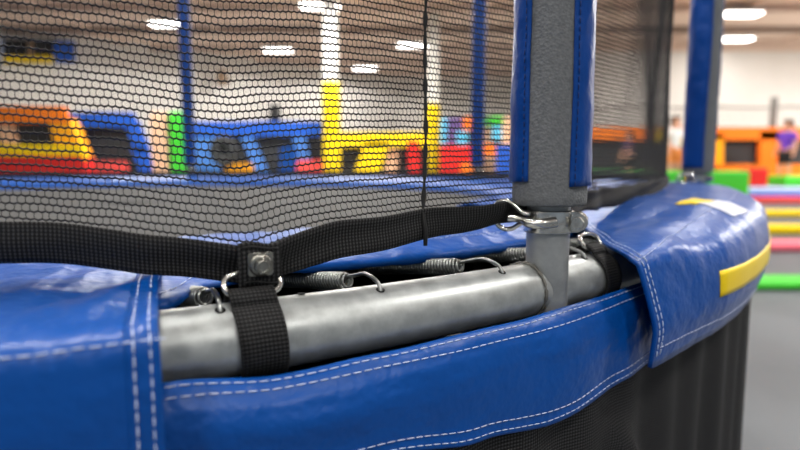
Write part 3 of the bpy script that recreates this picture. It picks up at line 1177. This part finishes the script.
def column(px0, px1, ptop, Y, label):
    a = at(px0, ptop, Y); c = at(px1, ptop, Y)
    cx = (a.x + c.x) / 2; hw = (c.x - a.x) / 2
    t = thing('padded_column', label, 'column', (cx, Y, 0.35), 'yellow padded columns')
    b = MB()
    b.tube([(cx, Y, 0.35 + (a.z - 0.35) * k / 4) for k in range(5)], [hw, hw, hw, hw, hw * 0.96], 24)
    b.build('yellow_padding', M['yellow'], t)
    b = MB(); b.box((cx - hw * 0.75, Y - hw * 0.75, a.z - 0.05), (cx + hw * 0.75, Y + hw * 0.75, ZCEIL))
    b.build('white_post', M['white'], t, smooth=False)


column(322, 340, 82, YL, 'tall yellow padded column with a white post above it, left of the net seam')
column(425, 440, 104, YL + 2.5, 'shorter yellow padded column just right of the net seam')
arch('padded_arch', 'yellow padded frame spanning between the two yellow columns', L(385), [
    ('top_beam', M['yellow'], (338, 134), 90, (338, 145), 90, YL + 0.6, 0.4),
    ('slanted_post', M['yellow'], (366, 144), 21, (356, 172), 22, YL + 0.6, 0.3),
    ('white_post', M['peach'], (390, 144), 8, (384, 184), 10, YL + 0.8, 0.2),
    ('red_post', M['red'], (409, 143), 8, (411, 184), 8, YL + 0.5, 0.2),
    ('dark_screen', M['screen'], (338, 142), 90, (338, 184), 90, YL + 1.0, 0.05)])
padded('padded_block', 'red padded block right of the shorter yellow column', 'block', 441, 145, 480, 186, YL, 0.8, M['red'], z0=0.35)
padded('padded_block', 'small orange padded block in front of the red block', 'block', 462, 163, 478, 186, YL - 0.5, 0.4, M['orange'], z0=0.35)
t = thing('panel_wall', 'patchwork of purple, blue and orange panels above the red block', 'panel', L(458))
for (x0, y0, x1, y1, m) in ((441, 118, 447, 146, 'cyan'), (447, 117, 456, 146, 'purple'), (456, 117, 463, 131, 'purple'), (456, 131, 468, 146, 'cyan'), (463, 117, 472, 131, 'orange'), (468, 131, 480, 146, 'screen')):
    a = at(x0, y0, YL + 1.0); c = at(x1, y1, YL + 1.0)
    b = MB(); b.box((a.x, YL + 1.0, c.z), (c.x, YL + 1.2, a.z)); b.build('panel', M[m], t, bevel=0.02)
a = at(441, 146, YL + 1.2); c = at(480, 146, YL + 1.2)
b = MB(); b.box((a.x, YL + 1.2, 0.35), (c.x, YL + 1.4, at(441, 118, YL + 1.2).z)); b.build('backing', M['screen'], t, smooth=False)
t = thing('panel_wall', 'patchwork of green, cyan, orange and blue panels beside the near pole', 'panel', L(500))
for (x0, y0, x1, y1, m) in ((484, 117, 491, 127, 'dgreen'), (491, 116, 503, 124, 'green'), (503, 117, 513, 126, 'peach'), (484, 127, 492, 144, 'tan'), (492, 126, 502, 141, 'cyan'), (502, 126, 513, 145, 'peach'), (484, 144, 496, 156, 'orange'), (484, 156, 496, 185, 'tan'), (496, 145, 513, 185, 'blue')):
    a = at(x0, y0, YL + 1.0); c = at(x1, y1, YL + 1.0)
    b = MB(); b.box((a.x, YL + 1.0, c.z), (c.x, YL + 1.2, a.z)); b.build('panel', M[m], t, bevel=0.02)
a = at(484, 146, YL + 1.2); c = at(514, 146, YL + 1.2)
b = MB(); b.box((a.x, YL + 1.2, 0.35), (c.x, YL + 1.4, at(484, 117, YL + 1.2).z)); b.build('backing', M['screen'], t, smooth=False)

# upper window in the far wall, with a blue panel and yellow sill
w = thing('window_1', 'wide dark upper window with yellow sill and blue panel, on the far wall', 'window', at(36, 62, wall_y(36) - 0.1))
w['kind'] = 'structure'
for nm, x0, y0, x1, y1, m, d in (('pane', 3, 39, 28, 56, 'glassdark', 0.1), ('pane', 33, 40, 54, 57, 'glassdark', 0.1), ('mullion', 28, 39, 33, 57, 'tan', 0.14), ('blue_panel', 54, 41, 75, 62, 'blue', 0.16), ('sill', 3, 56, 54, 63, 'yellow', 0.2), ('frame', -1, 37, 3, 63, 'paleblue', 0.2)):
    b = MB()
    vs = [at(x, y, wall_y(x) - o_) for o_ in (d, -0.02) for x, y in ((x0, y0), (x1, y0), (x1, y1), (x0, y1))]
    b.add(vs, [(3, 2, 1, 0), (4, 5, 6, 7), (0, 1, 5, 4), (1, 2, 6, 5), (2, 3, 7, 6), (3, 0, 4, 7)])
    b.build(nm, M[m], w, smooth=False)


def speaker(px, py, hw, hh, label, m):
    yw = wall_y(px) - 0.9
    p = at(px, py, yw)
    s_ = yw / F
    t = thing('wall_speaker', label, 'speaker', (p.x, yw, p.z - hh * s_))
    b = MB(); b.box((p.x - hw * s_, yw - 0.2, p.z - hh * s_), (p.x + hw * s_, yw + 0.25, p.z + hh * s_)); b.build('cabinet', m, t, bevel=0.05)
    b = MB(); b.box((p.x - 0.06, yw + 0.25, p.z - 0.1), (p.x + 0.06, yw + 0.95, p.z + 0.1)); b.build('bracket', M['black'], t, smooth=False)


speaker(275, 114, 4.5, 9, 'small dark wall speaker above the low blue frame', M['black'])
speaker(222, 78, 4, 7, 'small tan wall speaker high right of the far blue pole', M['tan'])

# lamps of the hall, and unseen ones added for fill light
lamp_src = [None]


def lamp(x, y, label, light=0.0, wid=1.15, omni=False):
    z = ZCEIL - 0.30
    if lamp_src[0] is None:
        t = thing('ceiling_lamp', label, 'lamp', (x, y, z), 'high bay lamps on the ceiling')
        b = MB(); b.box((x - wid / 2, y - 0.27, z), (x + wid / 2, y + 0.27, z + 0.09)); b.build('housing', M['housing'], t, bevel=0.02)
        for s in (-0.13, 0.13):
            b = MB(); b.box((x - wid / 2 + 0.04, y + s - 0.11, z - 0.03), (x + wid / 2 - 0.04, y + s + 0.11, z + 0.005)); b.build('lens', M['lamp'], t, bevel=0.012)
        for s in (-0.4, 0.4):
            b = MB(); b.tube([(x + s, y, z + 0.08), (x + s, y, ZCEIL)], 0.012, 6); b.build('hanger', M['housing'], t)
        lamp_src[0] = t
    else:
        t = copy_tree(lamp_src[0]); t.location = (x, y, z); t['label'] = label
    if light:
        ld = bpy.data.lights.new('lamp_light', 'SPOT' if omni else 'AREA')
        if omni: ld.shadow_soft_size = 0.3; ld.spot_size = R(172); ld.spot_blend = 0.1
        else: ld.shape = 'RECTANGLE'; ld.size = 1.1; ld.size_y = 0.5
        ld.energy = light; ld.color = (1.0, 0.97, 0.93)
        lo = bpy.data.objects.new('lamp_light', ld); COL.objects.link(lo); lo.location = (x, y, z - (0.10 if omni else 0.05))
    return t


for px, py, lab in ((168, 25, 'ceiling lamp beside the far left blue pole'), (278, 51, 'ceiling lamp left of the white post'), (320, 7, 'ceiling lamp at the top of the white post'),
                    (365, 69, 'lowest ceiling lamp, over the yellow beam'), (412, 46, 'ceiling lamp touching the net seam'), (602, 51, 'ceiling lamp seen at the edge of the near pole through the dense net'),
                    (741, 15, 'upper of two bright ceiling lamps right of the blurred pole'), (736, 40, 'lower of two bright ceiling lamps right of the blurred pole')):
    d = at(px, py, 1.0)
    t = (ZCEIL - 0.33 - CZ) / (d.z - CZ)
    lamp(d.x * t, t, lab, LIGHT_FAR if px < 560 else LIGHT_FAR * 0.08, omni=px < 560)
for x in (-6.5, -1.0, 4.5):  # added out-of-view lamps, lighting the trampoline and its pad highlights
    for y in (-4.0, 0.8, 5.5, 14.0):
        lamp(x, y, 'added high bay lamp overhead, unseen, to light the trampoline', LIGHT_NEAR * (2.2 if y > 10 else 1.0))

for x, y in ((13.5, 12.5), (17.0, 15.5), (21.5, 17.5), (11.8, 9.0)):  # added out-of-view lamps, brightening the right wall and padded frames
    lamp(x, y, 'added high bay lamp overhead, unseen, to light the trampoline', LIGHT_RIGHT)
# ---- right side of the hall
arch('padded_arch', 'orange padded frame round a dark panel, behind the green block', (at(745, 184, YL).x, YL, 0.35), [
    ('top_beam', M['orange'], (590, 129), 226, (590, 138), 226, YL + 0.6, 0.5),
    ('post', M['amber'], (709, 136), 13, (709, 184), 13, YL + 0.6, 0.12),
    ('post', M['orange'], (762, 133), 18, (762, 184), 20, YL + 0.6, 0.15),
    ('orange_base', M['orange'], (722, 166), 100, (722, 186), 100, YL - 0.1, 0.6),
    ('dark_screen', M['screen'], (590, 136), 226, (590, 184), 226, YL + 0.8, 0.05)])
padded('padded_block', 'bright green padded block at the foot of the blurred pole', 'block', 702, 171, 749, 200, 13.4, 0.5, M['green'], z0=0.0)
padded('padded_block', 'red padded block between the green block and the orange post', 'block', 748, 168, 768, 190, 14.4, 0.5, M['red'], z0=0.35)
padded('floor_mat', 'dark green floor mat behind the dense net right of the near pole', 'mat', 585, 171, 668, 182, 14.5, 1.2, M['dgreen'], z0=0.35)
padded('floor_mat', 'light green mat lying beside the person in purple', 'mat', 785, 176, 830, 184, 14.6, 0.8, M['green'], z0=0.35)
arch('padded_arch', 'yellow padded bar on a post behind the person in white', (at(690, 184, 15.6).x, 15.6, 0.35), [
    ('top_beam', M['yellow'], (662, 131), 36, (662, 142), 36, 15.6, 0.3),
    ('post', M['yellow'], (692, 140), 6, (692, 184), 6, 15.65, 0.2)])
padded('padded_block', 'small bright green block in front of the person in white', 'block', 662, 171, 682, 186, 13.5, 0.25, M['green'], z0=0.0)
padded('padded_edge', 'pale blue padded edge of the raised deck behind the beams', 'mat', 640, 187, 1000, 196, 14.0, 0.2, M['paleblue'], z0=0.0)
padded('padded_edge', 'dark blue padded kick strip under the pale deck edge', 'mat', 640, 193, 1000, 202, 13.95, 0.05, M['blue'], z0=0.0)


def beam(py_top, py_bot, Y, depth, x0px, length, m, label):
    c = at(x0px, py_bot, Y)
    a = at(x0px, py_top, Y)
    b = MB(); b.box((c.x, Y, 0.0), (c.x + length, Y + depth, a.z))
    o = b.build('balance_beam', m, None, loc=(c.x + length / 2, Y + depth / 2, 0), bevel=0.035)
    tag(o, label, 'beam', 'low balance beams on the floor')


beam(197, 203.2, 13.2, 0.25, 690, 6, M['coral'], 'low coral red beam farthest back, nearest the deck edge')
beam(211.5, 217.3, 9.9, 0.42, 690, 5, M['yellow'], 'farther of two yellow beams on the floor')
beam(226.5, 235, 7.5, 0.36, 690, 4, M['yellow'], 'nearer of two yellow beams on the floor')
beam(244, 253, 6.0, 0.42, 690, 3.4, M['pink'], 'pink padded beam between the yellow and green beams')
beam(282, 293, 4.15, 0.30, 690, 2.6, M['green'], 'bright green beam on the floor, nearest of the beams')

# barrier net on the right
fy = 17.2
t = thing('barrier_net', 'grey barrier net with a post and top cable before the white wall', 'net', (at(776, 184, fy).x, fy, 0.35))
x0 = at(560, 184, fy).x; x1 = at(860, 184, fy).x; zt = at(776, 106, fy).z
b = MB(); b.box((at(773.5, 100, fy).x, fy, 0.35), (at(778.5, 100, fy).x, fy + 0.14, at(776, 97, fy).z)); b.build('post', M['fencepost'], t, smooth=False)
b = MB(); b.box((at(712, 100, fy).x, fy, 0.35), (at(715, 100, fy).x, fy + 0.14, at(776, 104, fy).z)); b.build('post', M['fencepost'], t, smooth=False)
b = MB(); b.tube([(x0 + (x1 - x0) * k / 20, fy, zt - 0.06 * math.sin(PI * ((k % 5) / 5))) for k in range(21)], 0.03, 6); b.build('top_cable', M['fencepost'], t)
b = MB()
k = 0
x = x0
while x < x1:
    b.tube([(x, fy, 1.2), (x, fy, zt)], 0.0045, 3, caps=False); x += 0.14
z = 1.2
while z < zt:
    b.tube([(x0, fy, z), (x1, fy, z)], 0.0045, 3, caps=False); z += 0.14
b.build('net_mesh', M['netfence'], t)


# ------------------------------------------------------------------ people
def skin_obj(name, chains, m, parent, base, sub=2, root=0):
    """chains: list of lists of (point, radius); a chain may start with an int index of an earlier vertex"""
    bm = bmesh.new()
    lay = bm.verts.layers.skin.verify()
    vs = []
    for ch in chains:
        prev = None
        for it in ch:
            if isinstance(it, int):
                prev = vs[it]; continue
            p, r = it
            v = bm.verts.new(Vector(p))
            rr = r if isinstance(r, tuple) else (r, r)
            v[lay].radius = rr
            v[lay].use_root = len(vs) == root
            if prev is not None: bm.edges.new((prev, v))
            vs.append(v); prev = v
    me = bpy.data.meshes.new(name)
    bm.to_mesh(me); bm.free()
    me.materials.append(m)
    o = bpy.data.objects.new(name, me)
    COL.objects.link(o); o.parent = parent
    s = o.modifiers.new('skin', 'SKIN'); s.use_smooth_shade = True
    o.modifiers.new('sub', 'SUBSURF').levels = sub
    o.modifiers['sub'].render_levels = sub
    return o


def person(label, loc, yaw, h, arms, legs, lean, shirt, shorts, hair_long=False):
    """arms/legs: joint offsets; +x is the person's front, z up, in units of body height"""
    t = thing('person', label, 'person', loc)
    t.rotation_euler = (0, 0, yaw)
    S = h
    V = lambda x, y, z: (x * S, y * S, z * S)
    lx = lean
    ch = [[(V(0, 0, .53), .075 * S), (V(lx * .3, 0, .60), .066 * S), (V(lx * .6, 0, .70), .078 * S), (V(lx, 0, .79), .07 * S), (V(lx, 0, .835), .032 * S), (V(lx + .005, 0, .865), .034 * S),
           (V(lx + .012, 0, .90), .05 * S), (V(lx + .008, 0, .945), .054 * S), (V(lx, 0, .985), .03 * S)]]
    n0 = len(ch[0])
    cnt = n0
    ch.append([6, (V(lx + .062, 0, .912), .010 * S)]); cnt += 1            # nose
    for sgn in (1, -1):
        ch.append([7, (V(lx, sgn * .052, .925), .011 * S)]); cnt += 1      # ears
    for sgn, (el, wr) in zip((1, -1), arms):
        sh = (lx, sgn * .105, .80)
        ch.append([3, (V(*sh), .036 * S), (V(el[0] + lx, sgn * el[1], el[2]), .026 * S), (V(wr[0] + lx, sgn * wr[1], wr[2]), .018 * S)])
        cnt += 3
        wri = cnt - 1
        d = Vector((wr[0] - el[0], sgn * (wr[1] - el[1]), wr[2] - el[2])).normalized()
        palm = Vector((wr[0] + lx, sgn * wr[1], wr[2])) + d * .03
        ch.append([wri, (V(*palm), (.024 * S, .013 * S))]); cnt += 1
        pi = cnt - 1
        for k, ln in enumerate((.036, .044, .047, .043, .034)):
            side = Vector((1, 0, 0)) - d * d.x
            side.normalize()
            off = side * (.014 - .007 * k)
            q0 = palm + off + d * .012
            q1 = palm + off * 1.2 + d * (ln * 0.9) + Vector((.004, 0, 0))
            if k == 0: q1 = palm + off * 2.2 + d * (ln * 0.6)
            ch.append([pi, (V(*q0), .006 * S), (V(*q1), .005 * S)]); cnt += 2
    for sgn, (kn, an) in zip((1, -1), legs):
        ch.append([0, (V(0, sgn * .055, .49), .058 * S), (V(kn[0], sgn * .058, kn[1]), .036 * S), (V(an[0], sgn * .058, an[1]), .022 * S), (V(an[0] + .0, sgn * .058, an[1] - .028), .022 * S), (V(an[0] + .085, sgn * .062, an[1] - .032), .018 * S)])
        cnt += 5
    skin_obj('body', ch, M['skin'], t, None)
    # shirt
    sc = [[(V(0, 0, .52), .083 * S), (V(lx * .3, 0, .60), .076 * S), (V(lx * .6, 0, .70), .088 * S), (V(lx, 0, .79), .078 * S), (V(lx, 0, .82), .046 * S)]]
    for sgn, (el, wr) in zip((1, -1), arms):
        e = Vector((el[0] + lx, sgn * el[1], el[2])); s0 = Vector((lx, sgn * .105, .80))
        q = s0.lerp(e, 0.75)
        sc.append([3, (V(*s0), .044 * S), (V(*q), .037 * S)])
    skin_obj('shirt', sc, shirt, t, None)
    pc_ = [[(V(0, 0, .535), .082 * S)]]
    for sgn, (kn, an) in zip((1, -1), legs):
        hp = Vector((0, sgn * .055, .49)); k_ = Vector((kn[0], sgn * .058, kn[1]))
        q = hp.lerp(k_, .8)
        pc_.append([0, (V(*hp), .068 * S), (V(*q), .056 * S)])
    skin_obj('shorts', pc_, shorts, t, None)
    hc = [[(V(lx - .012, 0, .945), .060 * S), (V(lx - .012, 0, .975), .048 * S), (V(lx - .01, 0, .995), .022 * S)]]
    hc.append([0, (V(lx - .036, 0, .90), .038 * S)])
    if hair_long: hc.append([3, (V(lx - .052, 0, .84), .03 * S), (V(lx - .055, 0, .78), .018 * S)])
    skin_obj('hair', hc, M['hair'], t, None)
    # shoes
    for sgn, (kn, an) in zip((1, -1), legs):
        skin_obj('shoe', [[(V(an[0] - .012, sgn * .058, an[1] - .026), .024 * S), (V(an[0] + .04, sgn * .06, an[1] - .033), .022 * S), (V(an[0] + .095, sgn * .062, an[1] - .036), .018 * S)]], M['shoe'], t, None)
    # eyes and mouth
    for sgn in (1, -1):
        b = MB()
        e = Vector(V(lx + .058, sgn * .02, .928))
        b.tube([e, e + Vector((.004 * S, 0, 0))], .006 * S, 8); o = b.build('eye', M['black'], None); o.parent = t
    b = MB()
    e = Vector(V(lx + .054, 0, .886))
    b.tube([e + Vector((0, -.014 * S, 0)), e + Vector((.003, 0, -.002)), e + Vector((0, .014 * S, 0))], .0035 * S, 6); o = b.build('mouth', M['coral'], None); o.parent = t
    return t


p = at(784, 186, 15.0)
person('person in a purple shirt and black shorts walking beside the orange post', (p.x, 15.0, 0.35), R(200), 1.74,
       [((-.02, .125, .64), (.03, .135, .50)), ((.0, .125, .64), (.06, .12, .51))],
       [((.03, .27), (-.03, .045)), ((.04, .27), (.05, .045))], .01, M['shirt_purple'], M['shorts_black'])
p = at(673, 180, 15.0)
person('person in a white shirt and orange shorts standing behind the far pole', (p.x, 15.0, 0.35), R(290), 1.83,
       [((.03, .13, .66), (.12, .13, .62)), ((-.02, .13, .64), (.03, .14, .50))],
       [((.03, .27), (-.02, .045)), ((.0, .27), (.0, .045))], .0, M['shirt_white'], M['shorts_orange'], True)
p = at(630, 180, 14.9)
person('person in a dark plum shirt bending slightly, behind the dense net', (p.x, 14.9, 0.35), R(190), 1.42,
       [((.06, .125, .64), (.12, .12, .52)), ((.05, .125, .64), (.10, .12, .51))],
       [((.05, .27), (-.03, .045)), ((.04, .27), (.05, .045))], .06, M['shirt_dark'], M['shorts_black'])

# ------------------------------------------------------------------ added ambient fill through the side of the hall left unbuilt, and view
w = bpy.data.worlds.new('world'); SC.world = w
w.use_nodes = True
w.node_tree.nodes['Background'].inputs['Color'].default_value = (0.76, 0.87, 1.0, 1)
w.node_tree.nodes['Background'].inputs['Strength'].default_value = WORLD
SC.view_settings.view_transform = 'Standard'
SC.view_settings.look = 'None'
SC.view_settings.gamma = 1.0
SC.view_settings.use_curve_mapping = False
SC.view_settings.exposure = EXPOSURE
SC.cycles.use_denoising = True
SC.cycles.max_bounces = 6
SC.cycles.diffuse_bounces = 3
SC.cycles.glossy_bounces = 3
SC.cycles.sample_clamp_indirect = 6.0
SC.cycles.sample_clamp_direct = 0.0
